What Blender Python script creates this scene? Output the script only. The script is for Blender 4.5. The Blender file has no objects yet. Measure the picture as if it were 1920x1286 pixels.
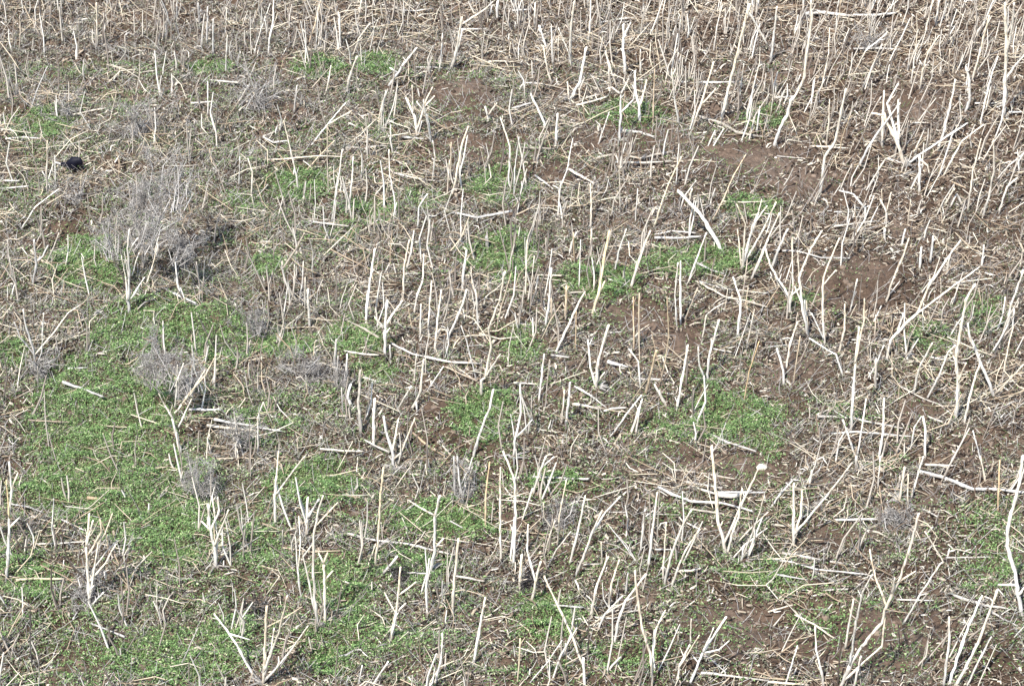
import bpy, math, random
import numpy as np
from mathutils import Vector, Matrix

# ------------------------------------------------------------------ camera, sky, sun, exposure
S = bpy.context.scene
COL = S.collection
PITCH = math.radians(30.0); HFOV = math.radians(20.8); DIST = 28.6
CAM = Vector((0, -DIST * math.cos(PITCH), DIST * math.sin(PITCH)))
cam = bpy.data.objects.new('camera', bpy.data.cameras.new('camera')); COL.objects.link(cam)
cam.location = CAM; cam.rotation_euler = (math.pi / 2 - PITCH, 0, 0)
cam.data.sensor_fit = 'HORIZONTAL'; cam.data.angle = HFOV
cam.data.clip_start = 0.1; cam.data.clip_end = 3000
S.camera = cam
SUN_EL, SUN_AZ = math.radians(50), math.radians(205)      # compass style: 0 = +y, clockwise
w = bpy.data.worlds.new('World'); S.world = w; w.use_nodes = True
nt = w.node_tree; bg = nt.nodes['Background']
sky = nt.nodes.new('ShaderNodeTexSky'); sky.sky_type = 'NISHITA'; sky.sun_disc = False
sky.sun_elevation = SUN_EL; sky.sun_rotation = SUN_AZ
nt.links.new(sky.outputs[0], bg.inputs[0]); bg.inputs[1].default_value = 0.13
sl = bpy.data.lights.new('sun', 'SUN'); sl.energy = 4.4; sl.angle = math.radians(1.0); sl.color = (1, .965, .90)
so = bpy.data.objects.new('sun', sl); COL.objects.link(so)
sd = Vector((math.sin(SUN_AZ) * math.cos(SUN_EL), math.cos(SUN_AZ) * math.cos(SUN_EL), math.sin(SUN_EL)))
so.rotation_euler = sd.to_track_quat('Z', 'Y').to_euler(); so.location = sd * 30
S.view_settings.view_transform = 'Standard'; S.view_settings.look = 'None'
S.view_settings.exposure = 0.98; S.view_settings.gamma = 1
S.cycles.max_bounces = 5; S.cycles.diffuse_bounces = 3

rnd = random.Random(7); RS = np.random.RandomState(11)

# ------------------------------------------------------------------ noise, ground height, projection
def vnoise(x, y, f, seed=0):
    x = np.asarray(x, float) * f + 1000.0; y = np.asarray(y, float) * f + 1000.0
    xi = np.floor(x); yi = np.floor(y); u = x - xi; v = y - yi
    u = u * u * (3 - 2 * u); v = v * v * (3 - 2 * v)
    def hsh(a, b):
        t = np.sin(a * 127.1 + b * 311.7 + seed * 74.7) * 43758.5453
        return t - np.floor(t)
    return (hsh(xi, yi) * (1 - u) + hsh(xi + 1, yi) * u) * (1 - v) + (hsh(xi, yi + 1) * (1 - u) + hsh(xi + 1, yi + 1) * u) * v

def ground(x, y):
    x = np.asarray(x, float); y = np.asarray(y, float)
    h = .16 * (vnoise(x, y, .35, 1) - .5) + .09 * (vnoise(x, y, 1.3, 2) - .5)
    n = vnoise(x * .8, y, 4.0, 3); h = h + .07 * (n - .5)
    h = h + .06 * (vnoise(x * .9, y, 9.0, 4) - .5)
    c = vnoise(x, y, 17.0, 5); h = h + .034 * (c - .5)
    return h

TX = math.tan(HFOV / 2)
cp, sp = math.cos(PITCH), math.sin(PITCH)
def ray(px, py):
    a = (np.asarray(px, float) - 960) / 960 * TX; b = (643 - np.asarray(py, float)) / 960 * TX
    return a, cp + b * sp, -sp + b * cp
def gpt(px, py):
    dx, dy, dz = ray(px, py); z = 0 * dx
    for _ in range(3):
        t = (z - CAM.z) / dz
        x = CAM.x + dx * t; y = CAM.y + dy * t
        z = ground(x, y)
    return x, y, z, t
def mpp(t): return t * TX / 960        # metres per photograph pixel at ray length t

# ------------------------------------------------------------------ where the photograph shows green, bare soil, dense stems
GREEN = [  # px, py, rx, ry, strength
 (190,830,130,150,1),(250,920,150,90,1),(120,900,90,60,.8),(330,1010,90,50,.8),(230,740,90,80,.9),(170,500,75,45,1),
 (330,600,110,40,.9),(420,640,60,50,.7),(240,640,80,40,.7),(600,130,50,22,.8),(705,120,40,22,.8),(75,235,60,28,.7),
 (400,130,40,16,.5),(700,240,60,25,.4),(560,350,70,28,.7),(690,400,60,28,.65),(940,480,75,45,.95),(940,355,60,35,.9),
 (800,375,40,20,.6),(1120,530,75,34,.95),(1320,495,110,28,.9),(1410,392,60,22,.9),(1430,225,45,25,.6),(1170,215,90,28,.6),
 (1370,785,90,45,1),(1430,825,50,22,.9),(1270,800,60,30,.6),(660,640,50,35,.8),(540,650,60,30,.7),(700,700,45,20,.7),(900,780,60,50,1),
 (830,980,90,40,.9),(900,1000,45,25,.7),(590,910,90,40,.75),(640,1090,70,50,.9),(340,1235,120,50,1),(420,1195,60,35,.8),
 (1020,1150,70,35,.85),(1040,905,50,22,.8),(1010,1180,60,30,.7),(1440,1095,75,45,.6),(1850,1075,60,50,.75),(1860,1000,70,70,.45),
 (1840,590,50,40,.65),(1740,640,60,28,.6),(1490,565,40,20,.6),(20,660,30,30,.8),(60,1090,70,40,.6),(700,1190,130,40,.5),
 (620,1245,40,25,.8),(500,500,35,20,.6),(1450,860,25,15,.5),(1530,1150,60,40,.4),(640,440,40,20,.5),(460,380,40,25,.35),(980,650,40,35,.6),
 (1600,780,70,25,.3),(1330,720,40,25,.4),(1250,960,60,30,.25),(500,800,70,50,.45),(480,1000,60,60,.5),(760,1060,80,40,.5),(1190,1230,90,40,.3)]
BARE = [(860,190,80,60),(900,280,90,30),(1180,260,110,30),(1400,300,120,40),(1530,350,90,30),(1200,600,80,40),(1600,530,120,50),(1390,880,90,35),
 (1640,1200,140,70),(1560,1010,60,25),(700,960,60,20),(300,1030,60,25),(1260,860,70,30),(1380,1180,120,50),(1500,700,70,40),(1180,1240,60,25),(150,1240,80,30),(1720,760,60,25),
 (1050,330,70,20),(330,990,40,18),(1300,640,60,25),(1700,200,60,25)]
def blobs(L, px, py, k=1.0):
    g = np.zeros_like(px, float)
    for b in L:
        d = ((px - b[0]) / b[2])**2 + ((py - b[1]) / b[3])**2
        s = b[4] if len(b) > 4 else 1
        g = np.maximum(g, s * np.clip(1.25 - d * .75, 0, 1))
    return g
def green_w(px, py, x, y):
    g = blobs(GREEN, px, py)
    base = .15 * np.clip(1.15 - px / 1500., 0, 1) + .09 * np.clip((py - 400) / 700., 0, 1) + .03
    base = base * (py > 120)
    n = vnoise(x, y, 2.2, 21) * .5 + vnoise(x, y, 6, 22) * .3 + vnoise(x, y, 15, 23) * .2
    g = g * np.clip(1.15 - px / 3200, .62, 1)
    return np.clip(g * (.45 + 1.7 * n) * 1.05 - .12, 0, 1) + np.clip(base * (n * 3.0 - .8), 0, 1)
def bare_w(px, py): return blobs(BARE, px, py)

# ------------------------------------------------------------------ materials
def rgb(r, g, b): return (r, g, b, 1)
def mat(name, rough=.8, spec=.25):
    m = bpy.data.materials.new(name); m.use_nodes = True
    b = m.node_tree.nodes['Principled BSDF']; b.inputs['Roughness'].default_value = rough
    b.inputs['Specular IOR Level'].default_value = spec
    return m, m.node_tree, b
def ramp(nt, stops, mode='LINEAR'):
    r = nt.nodes.new('ShaderNodeValToRGB'); r.color_ramp.interpolation = mode
    e = r.color_ramp.elements
    while len(e) > 2: e.remove(e[-1])
    for i, (p, c) in enumerate(stops):
        if i < 2: e[i].position = p
        else: e.new(p)
    for i, (p, c) in enumerate(sorted(stops)): e[i].position = p; e[i].color = rgb(*c)
    return r
def island_mat(name, stops, rough=.85, spec=.15, trans=0):
    m, nt, b = mat(name, rough, spec)
    g = nt.nodes.new('ShaderNodeNewGeometry'); r = ramp(nt, stops)
    nt.links.new(g.outputs['Random Per Island'], r.inputs[0])
    n = nt.nodes.new('ShaderNodeTexNoise'); n.inputs['Scale'].default_value = 60; n.inputs['Detail'].default_value = 3
    tc = nt.nodes.new('ShaderNodeTexCoord'); nt.links.new(tc.outputs['Object'], n.inputs['Vector'])
    mx = nt.nodes.new('ShaderNodeMix'); mx.data_type = 'RGBA'; mx.blend_type = 'MULTIPLY'; mx.inputs[0].default_value = .6
    r2 = ramp(nt, [(.3, (.55, .55, .55)), (.65, (1, 1, 1))]); nt.links.new(n.outputs[0], r2.inputs[0])
    nt.links.new(r.outputs[0], mx.inputs[6]); nt.links.new(r2.outputs[0], mx.inputs[7])
    nt.links.new(mx.outputs[2], b.inputs['Base Color'])
    if trans:
        b.inputs['Transmission Weight'].default_value = 0
        b.inputs['Subsurface Weight'].default_value = trans; b.inputs['Subsurface Radius'].default_value = (.01, .01, .005); b.inputs['Subsurface Scale'].default_value = .02
    return m
def stalk_mat(name, light, dark, base, k=.5):
    """bark: streaky along z, mottled, darker and greyer at the foot where soil and rot have stained it, tint per stalk"""
    m, nt, b = mat(name, .75, .2)
    N, L = nt.nodes, nt.links
    tc = N.new('ShaderNodeTexCoord'); mp = N.new('ShaderNodeMapping'); mp.inputs['Scale'].default_value = (60, 60, 9)
    L.new(tc.outputs['Object'], mp.inputs[0])
    oi = N.new('ShaderNodeObjectInfo')
    n = N.new('ShaderNodeTexNoise'); n.inputs['Scale'].default_value = 1; n.inputs['Detail'].default_value = 5; n.inputs['Roughness'].default_value = .7
    L.new(mp.outputs[0], n.inputs['Vector'])
    r = ramp(nt, [(.36, dark), (.55, light)]); L.new(n.outputs[0], r.inputs[0])
    n2 = N.new('ShaderNodeTexNoise'); n2.inputs['Scale'].default_value = 5; n2.inputs['Detail'].default_value = 2
    L.new(tc.outputs['Object'], n2.inputs['Vector'])
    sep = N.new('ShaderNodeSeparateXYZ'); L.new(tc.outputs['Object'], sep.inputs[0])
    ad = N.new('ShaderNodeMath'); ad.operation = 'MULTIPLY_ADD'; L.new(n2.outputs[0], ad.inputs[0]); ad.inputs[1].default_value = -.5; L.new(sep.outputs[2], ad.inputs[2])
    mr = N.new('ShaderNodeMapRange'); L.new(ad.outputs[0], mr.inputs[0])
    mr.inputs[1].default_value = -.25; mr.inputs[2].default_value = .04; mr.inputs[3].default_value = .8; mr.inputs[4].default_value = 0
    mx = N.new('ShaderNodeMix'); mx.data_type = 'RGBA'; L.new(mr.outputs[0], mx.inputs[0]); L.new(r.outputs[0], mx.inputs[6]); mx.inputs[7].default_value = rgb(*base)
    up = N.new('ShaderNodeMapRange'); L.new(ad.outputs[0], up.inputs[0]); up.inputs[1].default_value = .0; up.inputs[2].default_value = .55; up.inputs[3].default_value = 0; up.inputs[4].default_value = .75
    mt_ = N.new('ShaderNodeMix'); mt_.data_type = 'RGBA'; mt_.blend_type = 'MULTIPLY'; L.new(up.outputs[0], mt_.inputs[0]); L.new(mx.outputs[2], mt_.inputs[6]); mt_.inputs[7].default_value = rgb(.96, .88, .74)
    hsv = N.new('ShaderNodeHueSaturation'); L.new(mt_.outputs[2], hsv.inputs['Color'])
    m1 = N.new('ShaderNodeMapRange'); L.new(oi.outputs['Random'], m1.inputs[0]); m1.inputs[3].default_value = .72; m1.inputs[4].default_value = 1.12
    L.new(m1.outputs[0], hsv.inputs['Value'])
    w1 = N.new('ShaderNodeMath'); w1.operation = 'MULTIPLY'; w1.inputs[1].default_value = 13.7; L.new(oi.outputs['Random'], w1.inputs[0])
    w2 = N.new('ShaderNodeMath'); w2.operation = 'FRACT'; L.new(w1.outputs[0], w2.inputs[0])
    w3 = N.new('ShaderNodeMath'); w3.operation = 'POWER'; w3.inputs[1].default_value = 1.6; L.new(w2.outputs[0], w3.inputs[0])
    wm = N.new('ShaderNodeMix'); wm.data_type = 'RGBA'; wm.blend_type = 'MULTIPLY'; L.new(w3.outputs[0], wm.inputs[0]); L.new(hsv.outputs[0], wm.inputs[6]); wm.inputs[7].default_value = rgb(.97, .89, .77)
    m2 = N.new('ShaderNodeMath'); m2.operation = 'FRACT'; m3 = N.new('ShaderNodeMath'); m3.operation = 'MULTIPLY'; m3.inputs[1].default_value = 7.3
    L.new(oi.outputs['Random'], m3.inputs[0]); L.new(m3.outputs[0], m2.inputs[0])
    m4 = N.new('ShaderNodeMapRange'); L.new(m2.outputs[0], m4.inputs[0]); m4.inputs[3].default_value = .6; m4.inputs[4].default_value = 1.05
    L.new(m4.outputs[0], hsv.inputs['Saturation'])
    L.new(wm.outputs[2], b.inputs['Base Color'])
    bp = N.new('ShaderNodeBump'); bp.inputs['Strength'].default_value = k; bp.inputs['Distance'].default_value = .006
    L.new(n.outputs[0], bp.inputs['Height']); L.new(bp.outputs[0], b.inputs['Normal'])
    return m
M = {
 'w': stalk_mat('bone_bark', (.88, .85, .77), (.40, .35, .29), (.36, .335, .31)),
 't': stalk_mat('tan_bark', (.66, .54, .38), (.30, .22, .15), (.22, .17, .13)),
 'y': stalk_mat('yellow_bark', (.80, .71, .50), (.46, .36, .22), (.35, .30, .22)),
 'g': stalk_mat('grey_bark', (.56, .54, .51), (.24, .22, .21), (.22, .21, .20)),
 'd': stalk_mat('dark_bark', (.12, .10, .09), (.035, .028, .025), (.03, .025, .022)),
}
MT_TWIG = island_mat('grey_twig', [(0, (.12, .108, .10)), (.5, (.32, .295, .275)), (1, (.60, .575, .54))])
MT_LITTER = island_mat('straw_litter', [(0, (.04, .03, .024)), (.30, (.15, .105, .08)), (.58, (.31, .245, .19)), (.82, (.56, .49, .40)), (1, (.80, .75, .66))])
MT_STRAW = island_mat('long_straw', [(0, (.16, .115, .08)), (.3, (.38, .29, .20)), (.65, (.62, .52, .38)), (1, (.84, .77, .62))])
MT_CHIP = island_mat('leaf_litter', [(0, (.02, .015, .013)), (.3, (.07, .05, .04)), (.6, (.18, .135, .10)), (.85, (.38, .315, .24)), (1, (.72, .65, .53))])
MT_GREEN = island_mat('weed_leaf', [(0, (.045, .085, .026)), (.35, (.10, .185, .055)), (.7, (.18, .30, .10)), (.93, (.31, .42, .18)), (1, (.50, .50, .30))], .6, .3)
MT_OLIVE = island_mat('dull_weed_leaf', [(0, (.07, .075, .045)), (.4, (.15, .155, .10)), (.75, (.27, .27, .19)), (1, (.48, .46, .36))], .75, .2)
MT_STUB = island_mat('stubble_straw', [(0, (.17, .14, .12)), (.35, (.36, .31, .26)), (.7, (.60, .54, .46)), (1, (.82, .78, .70))])
MT_CLOD = island_mat('soil_clod', [(0, (.06, .042, .031)), (.6, (.125, .092, .07)), (1, (.22, .168, .13))], .95, .1)
MT_STONE = island_mat('pale_stone', [(0, (.30, .25, .21)), (.7, (.52, .47, .42)), (1, (.75, .72, .68))], .9, .2)

MT_DARK = island_mat('dark_twig', [(0, (.02, .018, .018)), (.6, (.07, .06, .058)), (1, (.28, .26, .25))])

def soil_mat():
    m, nt, b = mat('soil', .95, .1); N, L = nt.nodes, nt.links
    g = N.new('ShaderNodeNewGeometry')
    a = N.new('ShaderNodeTexNoise'); a.inputs['Scale'].default_value = 1.1; a.inputs['Detail'].default_value = 6; L.new(g.outputs['Position'], a.inputs['Vector'])
    r = ramp(nt, [(.32, (.078, .052, .036)), (.5, (.122, .085, .062)), (.68, (.175, .13, .10))]); L.new(a.outputs[0], r.inputs[0])
    c = N.new('ShaderNodeTexNoise'); c.inputs['Scale'].default_value = 28; c.inputs['Detail'].default_value = 8; c.inputs['Roughness'].default_value = .75; L.new(g.outputs['Position'], c.inputs['Vector'])
    r2 = ramp(nt, [(.3, (.45, .43, .42)), (.52, (.95, .95, .95)), (.72, (1.5, 1.45, 1.4))]); L.new(c.outputs[0], r2.inputs[0])
    mx = N.new('ShaderNodeMix'); mx.data_type = 'RGBA'; mx.blend_type = 'MULTIPLY'; mx.inputs[0].default_value = 1
    L.new(r.outputs[0], mx.inputs[6]); L.new(r2.outputs[0], mx.inputs[7])
    L.new(mx.outputs[2], b.inputs['Base Color'])
    bp = N.new('ShaderNodeBump'); bp.inputs['Strength'].default_value = 1; bp.inputs['Distance'].default_value = .03
    L.new(c.outputs[0], bp.inputs['Height']); L.new(bp.outputs[0], b.inputs['Normal'])
    return m

# ------------------------------------------------------------------ mesh helpers
def np_mesh(name, verts, quads, m, smooth=False):
    verts = np.asarray(verts, np.float32).reshape(-1, 3); quads = np.asarray(quads, np.int32)
    k = quads.shape[1]; me = bpy.data.meshes.new(name)
    me.vertices.add(len(verts)); me.vertices.foreach_set('co', verts.ravel())
    me.loops.add(quads.size); me.loops.foreach_set('vertex_index', quads.ravel())
    me.polygons.add(len(quads)); me.polygons.foreach_set('loop_start', np.arange(0, quads.size, k, dtype=np.int32))
    me.polygons.foreach_set('loop_total', np.full(len(quads), k, np.int32))
    if smooth: me.polygons.foreach_set('use_smooth', np.ones(len(quads), bool))
    me.materials.append(m); me.update(calc_edges=True)
    return me
def link(name, me, parent=None):
    o = bpy.data.objects.new(name, me); COL.objects.link(o)
    if parent is not None: o.parent = parent
    return o
def tag(o, label=None, cat=None, group=None, kind=None):
    if label: o['label'] = label
    if cat: o['category'] = cat
    if group: o['group'] = group
    if kind: o['kind'] = kind
    return o

def tubes(P, R, sides):
    """P (n, k, 3) polylines, R (n, k) radii -> verts, quads; ends closed to a small ring"""
    n, k, _ = P.shape
    T = np.gradient(P, axis=1); T /= np.linalg.norm(T, axis=2, keepdims=True) + 1e-9
    up = np.where(np.abs(T[..., 2:3]) > .9, np.array([1., 0, 0]), np.array([0, 0, 1.]))
    up = np.broadcast_to(up[:, :1], T.shape)
    A = np.cross(T, up); A /= np.linalg.norm(A, axis=2, keepdims=True) + 1e-9
    B = np.cross(T, A)
    an = np.arange(sides) / sides * 2 * math.pi
    V = P[:, :, None] + R[:, :, None, None] * (A[:, :, None] * np.cos(an)[:, None] + B[:, :, None] * np.sin(an)[:, None])
    idx = np.arange(n * k * sides).reshape(n, k, sides)
    a = idx[:, :-1]; b = idx[:, 1:]; a2 = np.roll(a, -1, 2); b2 = np.roll(b, -1, 2)
    return V.reshape(-1, 3), np.stack([a, a2, b2, b], -1).reshape(-1, 4)

def rod(pts, rads, sides=7, seed=0, wob=.24, snag=True):
    """one bark-covered stem: resampled, knotty, slightly crooked, closed and cut obliquely at its tip"""
    r_ = random.Random(seed)
    P = [Vector(p) for p in pts]
    Q, R = [P[0]], [rads[0]]
    for i in range(len(P) - 1):
        L = (P[i + 1] - P[i]).length; n = max(2, min(7, int(L / .05)))
        for j in range(1, n + 1):
            t = j / n; q = P[i].lerp(P[i + 1], t); r = rads[i] * (1 - t) + rads[i + 1] * t
            if not (i == len(P) - 2 and j == n):
                q = q + Vector((r_.uniform(-1, 1), r_.uniform(-1, 1), r_.uniform(-.5, .5))) * r * wob * 1.6
            Q.append(q); R.append(r * r_.uniform(.85, 1.18) * (1.25 if r_.random() < .12 else 1))
    V, F = [], []
    prev = None
    for i, q in enumerate(Q):
        T = (Q[min(i + 1, len(Q) - 1)] - Q[max(i - 1, 0)]).normalized()
        A = T.orthogonal().normalized() if prev is None else (prev - T * prev.dot(T)).normalized()
        prev = A; B = T.cross(A)
        for s in range(sides):
            a = s / sides * 2 * math.pi
            v = q + (A * math.cos(a) + B * math.sin(a)) * R[i] * (1 + .12 * math.sin(3 * a + i))
            if i == len(Q) - 1: v += T * R[i] * .9 * math.cos(a)
            V.append(v)
    for i in range(len(Q) - 1):
        for s in range(sides):
            a = i * sides + s; b = i * sides + (s + 1) % sides
            F.append((a, b, b + sides, a + sides))
    F.append(tuple(range(sides))[::-1]); F.append(tuple(range((len(Q) - 1) * sides, len(Q) * sides)))
    L_ = sum((Vector(pts[i + 1]) - Vector(pts[i])).length for i in range(len(pts) - 1))
    for _ in range(r_.choice([0, 1, 1, 2, 3]) if snag and L_ > .22 else 0):
        i = r_.randrange(1, max(2, len(Q) - 1)); q = Q[i]; T = (Q[min(i + 1, len(Q) - 1)] - Q[i - 1]).normalized()
        d = (T * r_.uniform(.4, 1) + Vector((r_.uniform(-1, 1), r_.uniform(-1, 1), r_.uniform(-.1, .5)))).normalized(); l = r_.uniform(.02, .09)
        k = len(V); A = d.orthogonal().normalized(); B = d.cross(A); rr = R[i] * r_.uniform(.35, .6)
        for t, f in ((0, 1), (.5, .85), (1, .4)):
            for s in range(5):
                a = s / 5 * 2 * math.pi; V.append(q + d * l * t + (A * math.cos(a) + B * math.sin(a)) * rr * f + Vector((0, 0, .012 * t * t)))
        for t in range(2):
            for s in range(5): F.append((k + t * 5 + s, k + t * 5 + (s + 1) % 5, k + t * 5 + 5 + (s + 1) % 5, k + t * 5 + 5 + s))
        F.append(tuple(range(k + 10, k + 15)))
    return V, F
def rod_mesh(name, parts, m, origin):
    V, F = [], []
    for v, f in parts:
        k = len(V); V += [tuple(q - origin) for q in v]; F += [tuple(i + k for i in g) for g in f]
    me = bpy.data.meshes.new(name); me.from_pydata(V, [], F); me.materials.append(m)
    for p in me.polygons: p.use_smooth = len(p.vertices) == 4
    return me

# ------------------------------------------------------------------ the ground: one sheet, fine where it is looked at, reaching the horizon
def axis(lo, hi, step, far):
    a = np.arange(lo, hi, step); out = [hi]
    d = step
    while out[-1] < far: d *= 1.35; out.append(out[-1] + d)
    inn = [lo]; d = step
    while inn[-1] > -far: d *= 1.35; inn.append(inn[-1] - d)
    return np.array(inn[:0:-1] + list(a) + out)
xs = axis(-9.5, 9.5, .03, 900); ys = axis(-7.5, 11.5, .034, 900)
X, Y = np.meshgrid(xs, ys); Z = ground(X, Y)
nx, ny = len(xs), len(ys); I = np.arange(nx * ny).reshape(ny, nx)
Q = np.stack([I[:-1, :-1], I[:-1, 1:], I[1:, 1:], I[1:, :-1]], -1).reshape(-1, 4)
g = link('ground', np_mesh('ground', np.stack([X, Y, Z], -1), Q, soil_mat(), True)); tag(g, kind='structure')

# ------------------------------------------------------------------ small stuff nobody could count
def sample(n, m=170, clear=False):
    """points spread evenly over the field (picture plus a margin), returned with their picture position"""
    x = RS.uniform(-9, 9, n); y = RS.uniform(-7, 11, n); z = ground(x, y)
    d = np.stack([x - CAM.x, y - CAM.y, z - CAM.z])
    f = d[1] * cp - d[2] * sp; u = d[1] * sp + d[2] * cp
    px = 960 + d[0] / f / TX * 960; py = 643 - u / f / TX * 960
    k = (px > -m) & (px < 1920 + m) & (py > -m) & (py < 1286 + m)
    if clear: k &= ~((abs(px - 142) < 26) & (py > 318) & (py < 400))
    return x[k], y[k], z[k], px[k], py[k]

def litter(name, n, lmin, lmax, wmin, wmax, m, lift, keep):
    x, y, z, px, py = sample(n)
    k = RS.rand(len(x)) < keep(x, y, px, py); x, y, z = x[k], y[k], z[k]; n = len(x)
    L = lmin + (lmax - lmin) * RS.rand(n)**2.2; W = RS.uniform(wmin, wmax, n) * (.6 + .4 * L / lmax)
    a = RS.uniform(0, math.pi * 2, n); el = RS.normal(0, .32, n)
    D = np.stack([np.cos(a) * np.cos(el), np.sin(a) * np.cos(el), np.sin(el)], -1)
    Pm = np.stack([x, y, z + lift + np.abs(np.sin(el)) * L * .5], -1)
    bend = RS.normal(0, .12, (n, 1)) * L[:, None] * np.stack([-np.sin(a), np.cos(a), np.abs(RS.rand(n))], -1)
    P = np.stack([Pm - D * L[:, None] * .5, Pm + bend, Pm + D * L[:, None] * .5], 1)
    R = np.stack([W, W * 1.15, W * .6], 1) * .5
    v, q = tubes(P, R, 3)
    return link(name, np_mesh(name, v, q, m))

def leafy(name, n, size, m, keep, height=.05, per=(1,), tilt=.6, slim=.38):
    x, y, z, px, py = sample(n)
    k = RS.rand(len(x)) < keep(x, y, px, py); x, y, z = x[k], y[k], z[k]; n = len(x)
    hh = vnoise(x, y, 7, 31)**2 * height * 1.6 + RS.rand(n) * height * .4
    L = size * RS.uniform(.5, 1.3, n); a = RS.uniform(0, 2 * math.pi, n); el = RS.uniform(-.25, 1.2, n) * tilt
    D = np.stack([np.cos(a) * np.cos(el), np.sin(a) * np.cos(el), np.sin(el)], -1)
    Sd = np.stack([-np.sin(a), np.cos(a), RS.normal(0, .35, n)], -1)
    P0 = np.stack([x, y, z + hh], -1); mid = P0 + D * L[:, None] * .55; tip = P0 + D * L[:, None] - np.array([0, 0, 1]) * (L * .25)[:, None]
    wd = (L * slim)[:, None] * .5
    V = np.stack([P0, mid - Sd * wd, tip, mid + Sd * wd], 1).reshape(-1, 3)
    return link(name, np_mesh(name, V, np.arange(n * 4).reshape(n, 4), m))

def k_mat(x, y, px, py):
    return np.clip((vnoise(x, y, 1.2, 71) * 1.2 + vnoise(x, y, 4, 72) * .8 - .62), 0, 1) * (1 - .97 * bare_w(px, py)) * (1 - .75 * np.clip(green_w(px, py, x, y), 0, 1))
def inpic(px, py): return 1.0
def k_litter(x, y, px, py):
    d = .45 + .60 * vnoise(x, y, 1.6, 41) + .35 * (vnoise(x, y, 5, 42) - .5)
    d = d * (1 - .96 * bare_w(px, py)) * (1 - .3 * np.clip(1 - px / 700, 0, 1)) * (1 - .85 * np.clip(green_w(px, py, x, y), 0, 1))
    return np.clip(d, 0.03, 1)
tag(litter('straw_litter', 135000, .02, .13, .006, .018, MT_LITTER, .016, k_litter), kind='stuff', label='pale broken straw and chips strewn over the soil')
tag(litter('bark_litter', 150000, .02, .085, .010, .034, MT_CHIP, .010, k_litter), kind='stuff', label='brown leaf and bark bits lying on the soil')
tag(litter('matted_straw', 36000, .14, .55, .006, .014, MT_STRAW, .024, k_mat), kind='stuff', label='long thin pale straw lying matted over the soil')
# clods and pebbles: squashed octahedra
def lumps(name, n, rmin, rmax, m, keep):
    x, y, z, px, py = sample(n); k = RS.rand(len(x)) < keep(x, y, px, py); x, y, z = x[k], y[k], z[k]; n = len(x)
    r = rmin + (rmax - rmin) * RS.rand(n)**3
    base = np.array([(1, 0, 0), (.6, .8, .1), (0, 1, 0), (-.7, .6, 0), (-1, 0, .1), (-.5, -.8, 0), (.1, -1, 0), (.8, -.5, .1)])
    top = base * .55 + np.array([0, 0, .62])
    V = np.concatenate([base * np.array([1.05, 1.05, 1]) - [0, 0, .3], base * .95 + [0, 0, .25], top * np.array([1, 1, 1])], 0)
    V = V[None] * (1 + RS.normal(0, .16, (n, 24, 1))) * r[:, None, None]
    a = RS.uniform(0, 6.3, n); c, s = np.cos(a)[:, None], np.sin(a)[:, None]
    V = np.stack([V[..., 0] * c - V[..., 1] * s, (V[..., 0] * s + V[..., 1] * c) * .8, V[..., 2] * .8], -1) + np.stack([x, y, z], -1)[:, None]
    q = []
    for L in range(2):
        for i in range(8): q.append((L * 8 + i, L * 8 + (i + 1) % 8, (L + 1) * 8 + (i + 1) % 8, (L + 1) * 8 + i))
    q += [(16, 17, 18, 19), (16, 19, 20, 23), (20, 21, 22, 23)]
    q = np.array(q)[None] + (np.arange(n) * 24)[:, None, None]
    return link(name, np_mesh(name, V, q.reshape(-1, 4), m))
tag(lumps('soil_clods', 48000, .008, .045, MT_CLOD, lambda x, y, px, py: .25 + .7 * bare_w(px, py)), kind='stuff', label='small brown clods of tilled soil')
tag(lumps('pebbles', 1500, .008, .028, MT_STONE, lambda x, y, px, py: .6 + 0 * px), kind='stuff', label='small pale stones on the soil')
# green cover and dull weeds
tag(leafy('green_weeds', 2900000, .026, MT_GREEN, lambda x, y, px, py: np.clip(green_w(px, py, x, y) * 1.25 - .05, 0, 1) * 1.0, .05), kind='stuff', label='bright green low weeds carpeting the soil in patches')
def k_olive(x, y, px, py):
    left = np.clip(1.75 - px / 850., .0, 1.3) * np.clip((py + 100) / 260, 0, 1)
    low = .55 * np.clip((py - 350) / 500, 0, 1)
    n = vnoise(x, y, 1.8, 51) * .5 + vnoise(x, y, 5, 52) * .5
    return np.clip((np.maximum(left, low) + .2) * (n * 2.0 - .32), 0, 1) * (1 - .7 * bare_w(px, py))
tag(leafy('dull_weeds', 900000, .034, MT_OLIVE, k_olive, .04, slim=.28), kind='stuff', label='dull olive withered ground weeds')

def blades(name, n, hmin, hmax, r0, m, keep, lean, sides=3, extra=(), tuft=False):
    x, y, z, px, py = sample(n, clear=True); k = RS.rand(len(x)) < keep(x, y, px, py); x, y, z, px = x[k], y[k], z[k], px[k]
    if tuft: rep = RS.choice([1, 1, 1, 2, 3], len(x)); x, y, z, px = (np.repeat(q, rep) for q in (x, y, z, px)); x = x + RS.normal(0, .022, len(x)); y = y + RS.normal(0, .022, len(x))
    n = len(x)
    H = RS.uniform(hmin, hmax, n); lx = RS.normal(0, lean, n) + .24 * np.clip((px - 800) / 900, 0, 1); ly = RS.normal(0, lean, n)
    P0 = np.stack([x, y, z - .01], -1); P2 = P0 + np.stack([lx * H, ly * H, H], -1)
    P1 = (P0 + P2) / 2 + np.stack([RS.normal(0, .06, n) * H, RS.normal(0, .06, n) * H, 0 * H], -1)
    R = r0 * RS.uniform(.6, 1.4, n)[:, None] * np.array([1, .9, .65])[None]
    P = np.stack([P0, P1, P2], 1)
    if extra:
        P = np.concatenate([P, np.array([[tuple(q) for q in v] for v, _ in extra])]); R = np.concatenate([R, np.array([[r, r * .9, r * .7] for _, r in extra])])
    v, q = tubes(P, R, sides)
    return link(name, np_mesh(name, v, q, m))
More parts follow.
